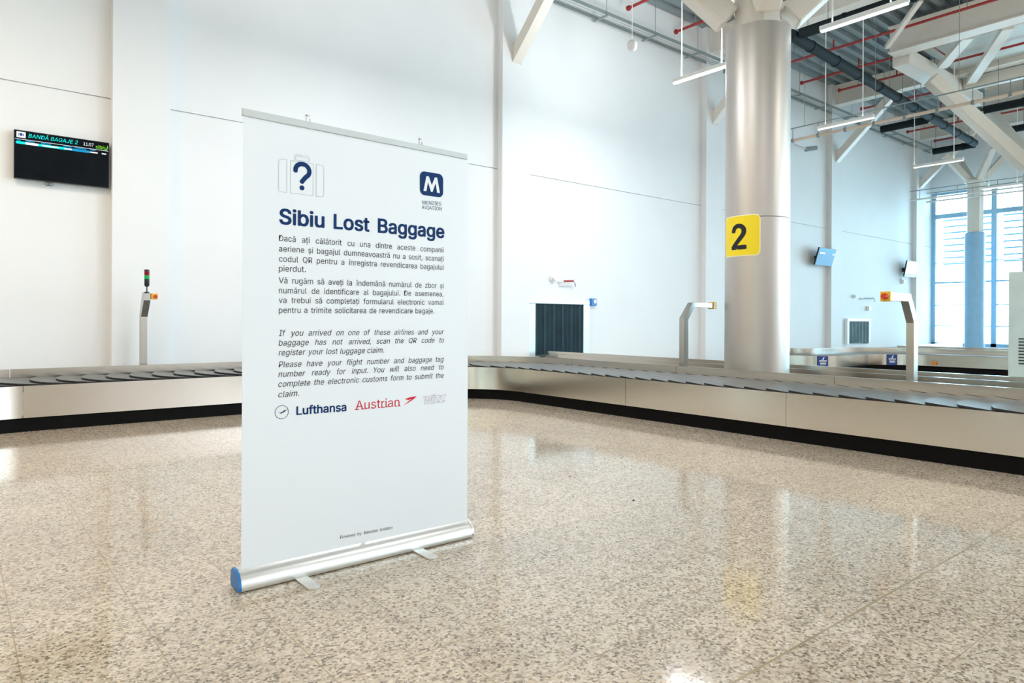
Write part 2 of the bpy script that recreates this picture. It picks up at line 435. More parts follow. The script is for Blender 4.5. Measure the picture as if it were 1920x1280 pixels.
para('romanian_text_line', [
    ('Dacă ați călătorit cu una dintre aceste companii', z3(343, 1080), z3(1618, 1171)),
    ('aeriene și bagajul dumneavoastră nu a sosit, scanați', z3(343, 1160), z3(1618, 1238)),
    ('codul QR pentru a înregistra revendicarea bagajului', z4(343, 1), z4(1618, 65)),
    ('pierdut.', z4(342, 77), z4(550, 82)),
    ('Vă rugăm să aveți la îndemână numărul de zbor și', z4(342, 168), z4(1618, 208)),
    ('numărul de identificare al bagajului. De asemenea,', z4(342, 246), z4(1615, 271)),
    ('va trebui să completați formularul electronic vamal', z4(342, 321), z4(1618, 337)),
    ('pentru a trimite solicitarea de revendicare bagaje.', z4(342, 399), z4(1545, 402))], 0.0262, M_ink, xs=0.94)
para('english_text_line', [
    ('If you arrived on one of these airlines and your', z4(342, 577), z4(1620, 563)),
    ('baggage has not arrived, scan the QR code to', z4(340, 652), z4(1620, 627)),
    ('register your lost luggage claim.', z4(340, 728), z4(1155, 705)),
    ('Please have your flight number and baggage tag', z4(340, 820), z4(1618, 775)),
    ('number ready for input. You will also need to', z4(338, 895), z4(1618, 835)),
    ('complete the electronic customs form to submit the', z4(338, 972), z4(1618, 900)),
    ('claim.', z4(338, 1052), z4(498, 1040))], 0.0262, M_ink, shear=0.21, xs=0.94)
para('footer_text', [('Powered by Menzies Aviation', z5(820, 865), z5(1190, 795))], 0.0145, M_ink, xs=0.95)
para('airline_name', [('Lufthansa', z4(480, 1187), z4(863, 1156))], 0.037, M_navy, bold=0.022)
au = MB(); put_line(au, ['Austrian'], z4(936, 1149), z4(1276, 1120), 0.043)
(ax0, az0), (ax1, az1) = z4(930, 1150), z4(1280, 1120)
for f0, f1, h in ((0.0, 0.09, 0), (0.135, 0.225, 0), (0.355, 0.40, 0), (0.57, 0.66, 0), (0.67, 0.735, 0), (0.885, 0.94, 0), (0.955, 1.01, 0)):
    xa, xb = ax0 + (ax1 - ax0) * f0, ax0 + (ax1 - ax0) * f1; zz = az0 + (az1 - az0) * f0 + h * 0.028
    au.sheet([[Vector((xa, FY, zz)), Vector((xb, FY, zz))], [Vector((xa, FY, zz + 0.0035)), Vector((xb, FY, zz + 0.0035))]])
_lift = [0]
def up():
    _lift[0] = (_lift[0] + 1) % 9; return FY - 0.00005 * _lift[0]
def poly(mb, pts):
    yy = up(); v = [mb.bm.verts.new((x, yy, z)) for x, z in pts]; f = mb.bm.faces.new(v); bmesh.ops.triangulate(mb.bm, faces=[f])
def stroke(mb, pts, w_, closed=False):
    n = len(pts)
    for i in range(n if closed else n - 1):
        a, b = Vector(pts[i]), Vector(pts[(i + 1) % n]); d = (b - a)
        if d.length < 1e-6: continue
        d.normalize(); q = Vector((-d.y, d.x)) * w_ / 2; a2, b2 = a - d * w_ * .3, b + d * w_ * .3
        yy = up(); mb.bm.faces.new([mb.bm.verts.new((p.x, yy, p.y)) for p in (a2 - q, b2 - q, b2 + q, a2 + q)])
poly(au, [z4(*p) for p in ((1304, 1117), (1345, 1082), (1372, 1062), (1410, 1042), (1385, 1066), (1345, 1092))])
poly(au, [z4(*p) for p in ((1315, 1066), (1360, 1050), (1410, 1042), (1372, 1062), (1345, 1072))])
au.build('red_airline_logo', M_redink, panel)
lc = MB(); cx_, cz_ = z4(365, 1166); R = 0.0295
stroke(lc, [(cx_ + R * math.cos(2 * PI * i / 40), cz_ + R * math.sin(2 * PI * i / 40)) for i in range(40)], 0.002, True)
def cr(u, v): return cx_ + R * u, cz_ + R * v
poly(lc, [cr(*p) for p in ((-0.72, 0.10), (-0.30, -0.05), (0.05, 0.0), (0.28, 0.22), (0.82, 0.34), (0.45, 0.18), (0.62, 0.17), (0.35, 0.08), (0.42, 0.03), (0.20, -0.04), (0.32, -0.16), (0.05, -0.10), (-0.05, -0.28), (-0.18, -0.15))])
lc.build('round_bird_logo', M_navy, panel)
# outlined italic lettering
wz = MB(); (wx0, wz0), (wx1, wz1) = z4(1460, 1104), z4(1628, 1086); WW = wx1 - wx0; WH = 0.045
def wl(u, v): return wx0 + WW * u + 0.004 * v, wz0 + (wz1 - wz0) * u + WH * v
for sh in (
    [(0.0, 0.85), (0.07, 0.85), (0.10, 0.30), (0.16, 0.80), (0.22, 0.80), (0.25, 0.30), (0.32, 0.88), (0.39, 0.90), (0.29, 0.0), (0.22, 0.0), (0.19, 0.42), (0.13, 0.0), (0.06, 0.0)],
    [(0.36, 0.62), (0.43, 0.62), (0.46, 0.08), (0.39, -0.12)], [(0.42, 0.80), (0.50, 0.80), (0.50, 0.98), (0.42, 0.95)],
    [(0.48, 0.80), (0.76, 0.80), (0.74, 0.62), (0.60, 0.16), (0.70, 0.16), (0.70, 0.0), (0.46, 0.0), (0.47, 0.18), (0.60, 0.62), (0.48, 0.62)],
    [(0.74, 0.80), (1.02, 0.82), (1.0, 0.64), (0.86, 0.16), (0.98, 0.18), (0.97, 0.0), (0.70, 0.0), (0.73, 0.18), (0.86, 0.62), (0.76, 0.62)]):
    stroke(wz, [wl(*p) for p in sh], 0.0016, True)
wz.build('outlined_airline_logo', M_pinkline, panel)
# suitcase icon
sc_ = MB()
def rrect(x0, y0, x1, y1, r, corners, fn, n=5):
    pts = []
    for k, (cx, cy, a0) in enumerate(((x0 + r, y0 + r, PI), (x1 - r, y0 + r, 1.5 * PI), (x1 - r, y1 - r, 0), (x0 + r, y1 - r, 0.5 * PI))):
        if k in corners: pts += [(cx + r * math.cos(a0 + 0.5 * PI * i / n), cy + r * math.sin(a0 + 0.5 * PI * i / n)) for i in range(n + 1)]
        else: pts.append(((x0, y0), (x1, y0), (x1, y1), (x0, y1))[k])
    return [fn(*p) for p in pts]
sx0, sz0 = z3(340, 690); sx1, _ = z3(690, 730); _, szt = z3(340, 436); SW, SH = sx1 - sx0, szt - sz0
def sf(u, v): return sx0 + SW * u, sz0 + SW * v - 0.004
hh = SH / SW
for a in ((0, 0, 0.175, hh, 0.06, (0, 3)), (0.255, 0, 0.755, hh, 0.001, ()), (0.825, 0, 1.0, hh, 0.06, (1, 2)), (0.335, hh, 0.675, hh + 0.15, 0.06, (2, 3)), (0.365, hh + 0.03, 0.645, hh + 0.115, 0.04, (2, 3))):
    stroke(sc_, rrect(*a, sf), 0.0016, True)
sc_.build('suitcase_outline', M_line, panel)
qm = MB(); qx, qz = z3(521, 690)[0], z3(521, 690)[1]
qa = []
for i in range(15):
    t_ = math.radians(185 - i * 17.2); qa.append((qx + 0.002 + 0.032 * math.cos(t_), qz + 0.089 + 0.030 * math.sin(t_)))
qa += [(qx + 0.010, qz + 0.053), (qx + 0.0, qz + 0.040)]
stroke(qm, qa, 0.0200)
for c0 in (qa[0], qa[-1]): poly(qm, [(c0[0] + 0.0100 * math.cos(2 * PI * i / 16), c0[1] + 0.0100 * math.sin(2 * PI * i / 16)) for i in range(16)])
poly(qm, [(qx + 0.0 + 0.0115 * math.cos(2 * PI * i / 20), qz + 0.012 + 0.0115 * math.sin(2 * PI * i / 20)) for i in range(20)])
qm.build('question_mark', M_navy, panel)
# rounded square badge with a letter M
bd = MB(); bx0, bz1 = z3(1434, 530); bx1, bz0 = z3(1614, 745)
poly(bd, rrect(bx0, bz0 - 0.001, bx1, bz1 - 0.004, 0.028, (0, 1, 2, 3), lambda a, b: (a, b), 8))
badge = bd.build('navy_badge', M_navy, panel)
FY -= 0.0012
mm = MB(); bw, bh = bx1 - bx0, bz1 - bz0
def bf(u, v): return bx0 + bw * u, bz0 + bh * v
poly(mm, [bf(*p) for p in ((0.15, 0.17), (0.27, 0.79), (0.37, 0.79), (0.5, 0.45), (0.63, 0.79), (0.73, 0.79), (0.85, 0.17), (0.73, 0.17), (0.665, 0.55), (0.53, 0.17), (0.47, 0.17), (0.335, 0.55), (0.27, 0.17))])
mm.build('badge_letter', M_vinyl, badge)
FY += 0.0012
para('badge_caption', [('MENZIES', z3(1453, 795), z3(1598, 807)), ('AVIATION', z3(1448, 832), z3(1603, 846))], 0.0185, M_navy, bold=0.0)

# ------------------------------------------------------------------ CAROUSELS
class Path:
    """polyline in plan with left-hand normals; travel direction is the order of the points"""
    def __init__(s, segs):
        s.p = []
        for sg in segs:
            if sg[0] == 'L': s.p += [Vector(q) for q in sg[1:]]
            else:
                _, c, r, a0, a1 = sg; n = max(6, int(abs(a1 - a0) / math.radians(6)))
                s.p += [Vector((c[0] + r * math.cos(a0 + (a1 - a0) * i / n), c[1] + r * math.sin(a0 + (a1 - a0) * i / n))) for i in range(n + 1)]
        q = [s.p[0]]
        for k in s.p[1:]:
            if (k - q[-1]).length > 1e-4: q.append(k)
        s.p = q; s.d = [0]
        for a, b in zip(q, q[1:]): s.d.append(s.d[-1] + (b - a).length)
        s.L = s.d[-1]
    def at(s, t, off=0.0):
        t = min(max(t, 0), s.L); i = 0
        while i < len(s.d) - 2 and s.d[i + 1] < t: i += 1
        a, b = s.p[i], s.p[i + 1]; f = (t - s.d[i]) / (s.d[i + 1] - s.d[i])
        def tan(j):
            return (s.p[min(j + 1, len(s.p) - 1)] - s.p[max(j - 1, 0)]).normalized()
        T = tan(i).lerp(tan(i + 1), f).normalized(); N = Vector((-T.y, T.x))
        return a.lerp(b, f) + N * off
    def nodes(s, t0, t1):
        return [t0] + [d for d in s.d if t0 + 1e-3 < d < t1 - 1e-3] + [t1]
    def sweep(s, mb, t0, t1, prof):
        rings = []
        for t in s.nodes(t0, t1):
            rings.append([mb.bm.verts.new((*s.at(t, o), z)) for o, z in prof])
        return mb.loft(rings)

BW = 0.965
p1 = Path([('L', (-0.40, 2.6), (-0.40, 7.48)), ('A', (0.60, 7.48), 1.0, PI, PI / 2), ('L', (0.60, 8.48), (5.22, 8.48)),
           ('A', (5.22, 7.48), 1.0, PI / 2, 0), ('L', (6.22, 7.48), (6.22, -1.6))])
def tpos(pt):   # path length of the point nearest pt
    best = min(range(int(p1.L * 100)), key=lambda k: (p1.at(k / 100) - Vector(pt)).length); return best / 100
t_arc0 = tpos((0.54, 8.48)); t_c0 = tpos((5.22, 8.48)); t_c1 = tpos((6.22, 7.48)); t_s1 = tpos((6.22, 5.514)); t_s2 = tpos((6.22, 3.468))
car = thing('baggage_carousel', 'near stainless baggage carousel curving round the hall behind the white banner', 'baggage carousel', (6.7, 6.0, 0))
cuts = [0.0, t_arc0, t_c0 - 0.05, t_c1 + 0.05, t_s1, t_s2, p1.L]
for a, b in zip(cuts, cuts[1:]):
    mb = MB(); p1.sweep(mb, a + 0.0022, b - 0.0022, [(-0.0, 0.145), (0.02, 0.145), (0.02, 0.455), (0.045, 0.455), (0.045, 0.468), (0.0, 0.468)]); mb.build('side_panel', M_steel, car, smooth=True)
    mb = MB(); p1.sweep(mb, a + 0.0022, b - 0.0022, [(BW, 0.40), (BW + 0.03, 0.40), (BW + 0.03, 0.583), (BW, 0.583)]); mb.build('guard_rail', M_steel, car, smooth=True)
mb = MB(); p1.sweep(mb, 0, p1.L, [(0.05, 0.0), (0.07, 0.0), (0.07, 0.16), (0.05, 0.16)]); mb.build('kick_plate', M_black, car, smooth=True)
mb = MB(); p1.sweep(mb, 0, p1.L, [(0.05, 0.40), (BW, 0.40), (BW, 0.452), (0.05, 0.452)]); mb.build('belt_bed', M_edge, car, smooth=True)
# overlapping crescent plates; the raised leading edge points back along the path
pitch = 0.24
def crescent(k, t0):
    nv, ns = 12, 3; tops = []; bots = []
    for j in range(ns + 1):
        rt, rb = [], []
        f = j / ns
        for i in range(nv + 1):
            v = i / nv; off = 0.012 + (BW - 0.03) * v
            bulge = 0.11 * (1 - (2 * v - 1) ** 2)
            t = t0 - bulge + f * (pitch + 0.07)
            z = 0.495 - f * 0.028
            q = p1.at(t, off)
            rt.append(Vector((q.x, q.y, z))); rb.append(Vector((q.x, q.y, z - 0.017)))
        tops.append(rt); bots.append(rb)
    m = MB(); vt = [[m.bm.verts.new(p) for p in r] for r in tops]; vb = [[m.bm.verts.new(p) for p in r] for r in bots]
    for A, fl in ((vt, 0), (vb, 1)):
        for r0, r1 in zip(A, A[1:]):
            for i in range(nv): m.bm.faces.new((r0[i], r0[i + 1], r1[i + 1], r1[i]))
    edge = []
    loop = [(0, i) for i in range(nv + 1)] + [(j, nv) for j in range(1, ns + 1)] + [(ns, i) for i in range(nv - 1, -1, -1)] + [(j, 0) for j in range(ns - 1, 0, -1)]
    for (a, b), (c, d) in zip(loop, loop[1:] + loop[:1]):
        edge.append(m.bm.faces.new((vt[a][b], vt[c][d], vb[c][d], vb[a][b])))
    ids = [f.index for f in edge]
    m.bm.faces.index_update(); ids = [f.index for f in edge]
    o = m.build('belt_plate', M_plate, car)
    o.data.materials.append(M_edge)
    for i in ids: o.data.polygons[i].material_index = 1
    return o
tstart = tpos((0.256, 8.48)); k0 = -9
k = k0
off0 = tpos((0.497, 8.48))
while True:
    t = off0 + k * pitch
    if t > p1.L - 0.4: break
    if t > 4.0: crescent(k, t)
    k += 1
# returning leg on the far side of the island
ret = MB(); ret.box(8.83, 8.86, -1.6, PY - 0.05, 0.0, 0.52); ret.box(8.822, 8.868, -1.6, PY - 0.05, 0.524, 0.575); ret.build('inner_guard', M_steel, car)
MB().box(8.86, 9.84, -1.6, WY - 0.02, 0.40, 0.47).build('return_belt', M_plate, car)
MB().box(9.84, 9.87, -1.6, PY - 0.05, 0.14, 0.468).build('outer_panel', M_steel, car)
MB().box(9.78, 9.80, -1.6, PY - 0.05, 0.0, 0.40).build('outer_kick_plate', M_black, car)

# second carousel, farther along the hall
p2 = Path([('L', (14.1, 9.0), (13.55, 8.8)), ('A', (14.45, 7.75), 1.13, math.radians(140), math.radians(270)), ('L', (14.45, 6.62), (15.15, 6.62)),
           ('A', (15.15, 5.74), 0.88, PI / 2, 0), ('L', (16.03, 5.74), (16.03, -1.0))])
# the path turns left round the nose, then right into the straight leg
car2 = thing('baggage_carousel', 'far stainless baggage carousel with blue stickers, behind the column toward the windows', 'baggage carousel', (16.5, 4.0, 0))
mb = MB(); p2.sweep(mb, 0, p2.L, [(0.0, 0.235), (0.02, 0.235), (0.02, 0.468), (0.0, 0.468)]); mb.build('side_panel', M_steel, car2, smooth=True)
mb = MB(); p2.sweep(mb, 0, p2.L, [(0.05, 0.0), (0.06, 0.0), (0.06, 0.25), (0.05, 0.25)]); mb.build('kick_plate', M_black, car2, smooth=True)
mb = MB(); p2.sweep(mb, 0, p2.L, [(0.02, 0.455), (0.76, 0.455), (0.76, 0.478), (0.02, 0.478)]); mb.build('belt', M_plate, car2, smooth=True)
mb = MB(); p2.sweep(mb, 0, p2.L, [(0.76, 0.40), (0.78, 0.40), (0.78, 0.583), (0.76, 0.583)]); mb.build('guard_rail', M_steel, car2, smooth=True)
MB().box(18.2, 18.23, -1.0, 7.2, 0.0, 0.583).build('inner_guard', M_steel, car2)
b2 = MB(); b2.box(18.23, 22.6, 7.2, 7.23, 0, 0.583); b2.box(18.23, 22.9, 8.2, 8.25, 0, 0.47); b2.build('return_side', M_steel, car2)
MB().box(18.23, 22.9, 7.23, 8.2, 0.42, 0.47).build('return_belt', M_plate, car2)
# stickers on the far carousel
def sticker(c, T, label):
    T = Vector(T).normalized(); c = Vector(c); N = Vector((T.y, -T.x, 0)); U = Vector((0, 0, 1))
    s_ = thing('sticker', label, 'sticker', c, 'blue stickers on the far carousel')
    w2, h2 = 0.105, 0.115
    def q(u, v, e): return c + T * u * w2 + U * v * h2 + N * e
    MB().prism([q(-1, -1, 0), q(1, -1, 0), q(1, 1, 0), q(-1, 1, 0)], N * 0.004).build('label_sheet', M_bluelabel, s_)
    k_ = MB()
    for pts in ([(-0.35, 0.35), (-0.1, 0.45), (0.05, 0.80), (0.35, 0.85), (0.15, 0.55), (0.1, 0.32)],
                [(-0.7, 0.05), (0.7, 0.05), (0.7, 0.25), (-0.7, 0.25)], [(-0.55, -0.35), (0.6, -0.35), (0.6, -0.15), (-0.55, -0.15)],
                [(-0.5, -0.55), (0.55, -0.55), (0.55, -0.47), (-0.5, -0.47)]):
        k_.prism([q(u, v, 0.004) for u, v in pts], N * 0.001)
    k_.build('white_logo', M_white, s_)
def on_p2(pt):
    k = min(range(int(p2.L * 50)), key=lambda k: (p2.at(k / 50) - Vector(pt)).length) / 50
    a, b = p2.at(k - 0.05), p2.at(k + 0.05); c_ = p2.at(k, -0.016)
    return (c_.x, c_.y, 0.345), (b - a).normalized().to_3d()
for pt, lab in (((13.75, 6.9), 'blue sticker with white logo on the rounded nose of the far carousel'), ((15.77, 6.36), 'blue sticker with white logo in the inside corner of the far carousel')):
    c_, T_ = on_p2(pt); sticker(c_, T_, lab)
tag(MB().cyl((15.98, 5.62, 0.30), (16.029, 5.62, 0.30), 0.045, 16).build('push_button', M_orange), 'round orange button on the straight side panel of the far carousel', 'button')

# baggage hatches in the wall
def hatch(x0, x1, z1, nstr, label, wf, jw=0.17, f=PY + 0.03, sm=None):
    h = thing('baggage_hatch', label, 'baggage hatch', ((x0 + x1) / 2, WY, 0.47), 'strip curtain hatches in the back wall')
    MB().box(x0, x1, f, WY - 0.002, z1 - 0.085, z1).build('head_frame', wf, h, bevel=0.004)
    MB().box(x0, x0 + jw, f + 0.004, WY - 0.002, 0.47, z1 - 0.088).build('jamb', wf, h, bevel=0.004)
    MB().box(x1 - jw, x1, f + 0.004, WY - 0.002, 0.47, z1 - 0.088).build('jamb', wf, h, bevel=0.004)
    MB().box(x0 + jw, x1 - jw, WY - 0.012, WY - 0.002, 0.47, z1 - 0.085).build('opening_shade_sheet', M_dark, h)  # dark sheet stands in for shade in the opening; wall is solid behind
    wd = (x1 - x0 - 2 * jw) / nstr
    for i in range(nstr):
        a = x0 + jw + i * wd; rows = [[], []]; s_ = random.uniform(-0.008, 0.008)
        m = MB(); top_, bot_ = [], []
        for r_, z in ((top_, z1 - 0.09), (bot_, 0.50 + random.uniform(-0.004, 0.012))):
            for j in range(5):
                u = j / 4
                r_.append(Vector((a + u * wd * 1.06, f + 0.045 - 0.034 * u + 0.014 * math.sin(PI * u) + (0.010 if i % 2 else -0.006) + (s_ if r_ is bot_ else 0), z)))
        m.prism([*top_, *[p + Vector((0, 0.005, 0)) for p in reversed(top_)]], bot_[0] - top_[0])
        m.build('rubber_strip', sm or M_strip, h)
    return h
M_frame = mat('pale blue grey aluminium frame', (0.62, 0.74, 0.78), 0.35, metal=0.3, var=0.02)
hatch(8.475, 10.11, 1.57, 11, 'baggage hatch with dark rubber strip curtain beside the white pilaster', M_frame)
hatch(21.45, 23.05, 1.27, 12, 'distant baggage hatch with striped curtain, nearer the end window', M_white, 0.12, WY - 0.10, M_strip2)

# ------------------------------------------------------------------ COLUMNS
def tree_column(cx, cy, r, label, seams, front=True):
    t = thing('tree_column', label, 'column', (cx, cy, 0), 'round clad columns')
    zz = [0.0] + seams + [4.86]
    for a, b in zip(zz, zz[1:]):
        MB().lathe((cx, cy, 0), [(r - 0.012, a + 0.001), (r, a + 0.004), (r, b - 0.004), (r - 0.012, b - 0.001)], 64).build('cladding', M_clad, t, smooth=True)
    core = MB().lathe((cx, cy, 0), [(r * 0.74, 4.5), (r * 0.74, 5.6), (0.2, 5.8)], 8); core.build('core_head', M_paint, t)
    for sx, sy in ((-0.7, -0.7), (-0.77, 0.64), (0.64, -0.77), (0.77, 0.64)):
        d = Vector((sx, sy, 0)).normalized()
        a = Vector((cx, cy, 5.02)) + d * (r * 0.98); b = Vector((cx, cy, 7.15)) + d * 2.75
        s_ = MB().bar(a, b, 0.30, 0.30); o = s_.build('strut', M_paint, t, bevel=0.03)
    return t
tree_column(8.0, 4.87, 0.395, 'thick silver round column in the carousel island carrying the yellow sign', [2.45])
tree_column(20.75, 4.90, 0.395, 'silver column standing past the right picture edge whose white strut crosses the roof', [2.45])
# slimmer column in front of the end window
fc = thing('tree_column', 'distant white column with blue sky reflection painted on its lower casing in front of the end window', 'column', (27.1, 8.27, 0), 'round clad columns')
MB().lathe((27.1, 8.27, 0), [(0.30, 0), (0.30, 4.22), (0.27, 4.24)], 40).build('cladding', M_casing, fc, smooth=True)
up_ = MB().lathe((27.1, 8.27, 0), [(0.25, 4.24), (0.25, 5.9), (0.33, 5.95), (0.33, 6.02), (0.2, 6.1)], 8); up_.build('core_head', M_paint, fc)
for sx, sy in ((-1, -1), (-1, 1), (1, -1), (1, 1)):
    d = Vector((sx, sy, 0)).normalized()
    MB().bar(Vector((27.1, 8.27, 5.95)) + d * 0.15, Vector((27.1, 8.27, 6.9)) + d * 1.0, 0.18, 0.18).build('strut', M_paint, fc)
# yellow number sign wrapped on the column
def wrap(u, v, e, a0=math.radians(178.5)):
    r = 0.395 + e; a = a0 + u / 0.395
    return Vector((8.0 + r * math.cos(a), 4.87 + r * math.sin(a), v))
sg = thing('number_sign', 'yellow sign with black figure 2 on the silver column', 'sign', wrap(0, 2.25, 0.001))
def wrapped_rr(x0, y0, x1, y1, rad, e, m, name, parent):
    mb = MB(); n = 20; rows_t = []
    for i in range(n + 1):
        u = x0 + (x1 - x0) * i / n; q = min(u - x0, x1 - u)
        ins = rad - math.sqrt(max(rad * rad - (rad - q) ** 2, 0)) if q < rad else 0
        rows_t.append([wrap(u, y0 + ins, e), wrap(u, y1 - ins, e)])
    ft = [[mb.bm.verts.new(p) for p in r_] for r_ in rows_t]
    bk = [[mb.bm.verts.new(Vector((p.x, p.y, p.z)) + (Vector((8.0, 4.87, p.z)) - p).normalized() * 0.003) for p in r_] for r_ in rows_t]
    for A in (ft, bk):
        for a, b in zip(A, A[1:]): mb.bm.faces.new((a[0], a[1], b[1], b[0]))
    for i in range(n):
        for k_ in (0, 1): mb.bm.faces.new((ft[i][k_], ft[i + 1][k_], bk[i + 1][k_], bk[i][k_]))
    for i in (0, n): mb.bm.faces.new((ft[i][0], ft[i][1], bk[i][1], bk[i][0]))
    return mb.build(name, m, parent, smooth=True)
wrapped_rr(-0.267, 1.968, 0.267, 2.478, 0.05, 0.004, M_signedge, 'sign_border', sg)
plate = wrapped_rr(-0.256, 1.979, 0.256, 2.467, 0.045, 0.006, M_yellow, 'sign_plate', sg)
me2, a2, b2_, h2_ = text_mesh('2', 0.0)
t2 = bmesh.new(); t2.from_mesh(me2); bmesh.ops.subdivide_edges(t2, edges=t2.edges, cuts=2)
sgx = 0.186 / (b2_ - a2); sgy = 0.302 / h2_
mb = MB()
tmp = bpy.data.meshes.new('tmp'); t2.to_mesh(tmp); t2.free()
for n3, (du, dv) in enumerate([(0, 0)] + [(0.013 * math.cos(a_), 0.011 * math.sin(a_)) for a_ in [2 * PI * q_ / 10 for q_ in range(10)]]):
    n0 = len(mb.bm.verts); mb.bm.from_mesh(tmp); mb.bm.verts.ensure_lookup_table()
    for v in mb.bm.verts[n0:]: v.co = wrap(-0.093 + du + (v.co.x - a2) * sgx, 2.062 + dv + v.co.y * sgy, 0.0080 + 0.0001 * n3)
bpy.data.meshes.remove(tmp)
mb.build('figure_two', M_ink, plate)

# ------------------------------------------------------------------ EMERGENCY STOP POSTS
def estop(parent, c, n_, up=Vector((0, 0, 1)), s=0.045, depth=0.09):
    n_ = Vector(n_).normalized(); sd = n_.cross(up).normalized(); c = Vector(c)
    b = MB(); b.prism([c + sd * s + up * s, c - sd * s + up * s, c - sd * s - up * s, c + sd * s - up * s], n_ * depth)
    o = b.build('stop_box', M_amber, parent, bevel=0.006)
    k_ = MB(); k_.cyl(c + n_ * depth, c + n_ * (depth + 0.012), 0.018, 14); k_.cyl(c + n_ * (depth + 0.012), c + n_ * (depth + 0.034), 0.031, 18, 0.027)
    k_.build('stop_button', M_redbtn, o, smooth=True)
    return o
def xz_post(x, y, sgn, w_, zk, zt, zb_, reach, label):
    """bent box-section post in an X-Z plane; sgn is the side the arm points to along X"""
    t = thing('emergency_stop_post', label, 'emergency stop post', (x, y, 0), 'stainless emergency stop posts')
    d = 0.10
    P = [(0, 0), (0, zk), (-0.135, zb_), (-reach, zb_), (-reach, zt), (-0.085, zt), (d, zk + 0.015), (d, 0)]
    MB().prism([(x + (-sgn) * u if sgn > 0 else x + u, y - w_ / 2, z) for u, z in P], (0, w_, 0)).build('post_body', M_post, t, bevel=0.003)
    MB().box(x - 0.12, x + 0.14, y - 0.1, y + 0.1, 0, 0.012).build('base_plate', M_post, t)
    ex = x + sgn * reach
    MB().box(min(ex, ex + sgn * 0.012), max(ex, ex + sgn * 0.012), y - w_ / 2 - 0.003, y + w_ / 2 + 0.003, zb_ - 0.003, zt + 0.003).build('end_plate', M_dark, t)
    estop(t, (ex + sgn * 0.012, y, (zt + zb_) / 2), (sgn, 0, 0), depth=0.075, s=0.048)
    return t
xz_post(7.535, 2.868, -1, 0.076, 1.150, 1.441, 1.362, 0.50, 'bent stainless emergency stop post with amber box and red button, right of the silver column')
xz_post(7.50, 5.590, 1, 0.076, 1.18, 1.405, 1.340, 0.53, 'bent stainless emergency stop post with its arm pointing right, left of the silver column')
t = thing('emergency_stop_post', 'bent stainless post with red and green signal light behind the left belt', 'emergency stop post', (1.855, 9.65, 0), 'stainless emergency stop posts')
P = [(0, 0), (0, 1.18), (-0.16, 1.38), (-0.16, 1.47), (-0.06, 1.485), (0.10, 1.20), (0.10, 0)]
MB().prism([(1.817, 9.62 + v, z) for v, z in P], (0.076, 0, 0)).build('post_body', M_post, t, bevel=0.003)
MB().box(1.75, 1.96, 9.56, 9.78, 0, 0.012).build('base_plate', M_post, t)
bx = MB().box(1.898, 1.972, 9.44, 9.53, 1.395, 1.468).build('stop_box', M_amber, t, bevel=0.005)
k_ = MB(); k_.cyl((1.943, 9.44, 1.43), (1.943, 9.415, 1.43), 0.024, 16, 0.020); k_.build('stop_button', M_redbtn, bx, smooth=True)
TX, TY = 1.862, 9.52
tw = MB(); tw.lathe((TX, TY, 0), [(0.028, 1.478), (0.028, 1.488), (0.007, 1.49), (0.007, 1.55), (0.018, 1.552), (0.029, 1.568), (0.029, 1.648)], 20); tower = tw.build('signal_tower', M_dark, t, smooth=True)
MB().lathe((TX, TY, 0), [(0.0295, 1.649), (0.0295, 1.692)], 20).build('green_lens', M_greenlens, tower, smooth=True)
MB().lathe((TX, TY, 0), [(0.0295, 1.693), (0.0295, 1.742)], 20).build('red_lens', M_redlens, tower, smooth=True)
MB().lathe((TX, TY, 0), [(0.030, 1.743), (0.030, 1.760), (0.026, 1.765)], 20).build('tower_cap', M_dark, tower, smooth=True)

# ------------------------------------------------------------------ SCREENS
def screen(x0, x1, z0, z1, ytop, ybot, label):
    t = thing('wall_screen', label, 'screen', ((x0 + x1) / 2, WY, z0), 'flat screens on the back wall')
    U = Vector((1, 0, 0)); V = Vector((0, ytop - ybot, z1 - z0)); N = U.cross(V).normalized(); O = Vector((x0, ybot, z0)); L = x1 - x0
    def q(u, v, e=0.0): return O + U * (u * L) + V * v + N * e
    MB().prism([q(0, 0), q(1, 0), q(1, 1), q(0, 1)], -N * 0.045).build('screen_body', M_dark, t, bevel=0.004)
    MB().box((x0 + x1) / 2 - 0.12, (x0 + x1) / 2 + 0.12, (ytop + ybot) / 2 + 0.03, WY - 0.001, z0 + (z1 - z0) * 0.35, z0 + (z1 - z0) * 0.6).build('wall_bracket', M_dark, t)
    return t, q
tv, q = screen(0.535, 1.512, 2.80, 3.372, 9.955, 9.955, 'black screen showing cyan arrivals text on the left wall beside the pilaster')
sc = MB().prism([q(0.008, 0.015, 0.0005), q(0.992, 0.015, 0.0005), q(0.992, 0.985, 0.0005), q(0.008, 0.985, 0.0005)], (0, -0.001, 0)).build('screen_glass', M_screen, tv)
def stext(txt, u0, u1, v, caph, m, name, bold=0.0, shear=0.0):
    me, a, b, h = text_mesh(txt, bold, shear); mb = MB()
    p0, p1_, pv = q(u0, v, 0.003), q(u1, v, 0.003), q(u0, v + 1, 0.003)
    sx_ = (p1_ - p0).length / (b - a); sy_ = caph * (pv - p0).length / CAPH
    ux = (p1_ - p0).normalized(); uy = (pv - p0).normalized(); uz = ux.cross(uy); o_ = p0 - ux * a * sx_
    M = Matrix(((ux.x * sx_, uy.x * sy_, uz.x, o_.x), (ux.y * sx_, uy.y * sy_, uz.y, o_.y), (ux.z * sx_, uy.z * sy_, uz.z, o_.z), (0, 0, 0, 1)))
    return mb.add(me, M).build(name, m, sc)
def srect(u0, u1, v0, v1, m, name, e=0.002):
    return MB().prism([q(u0, v0, e), q(u1, v0, e), q(u1, v1, e), q(u0, v1, e)], (0, -0.0004, 0)).build(name, m, sc)
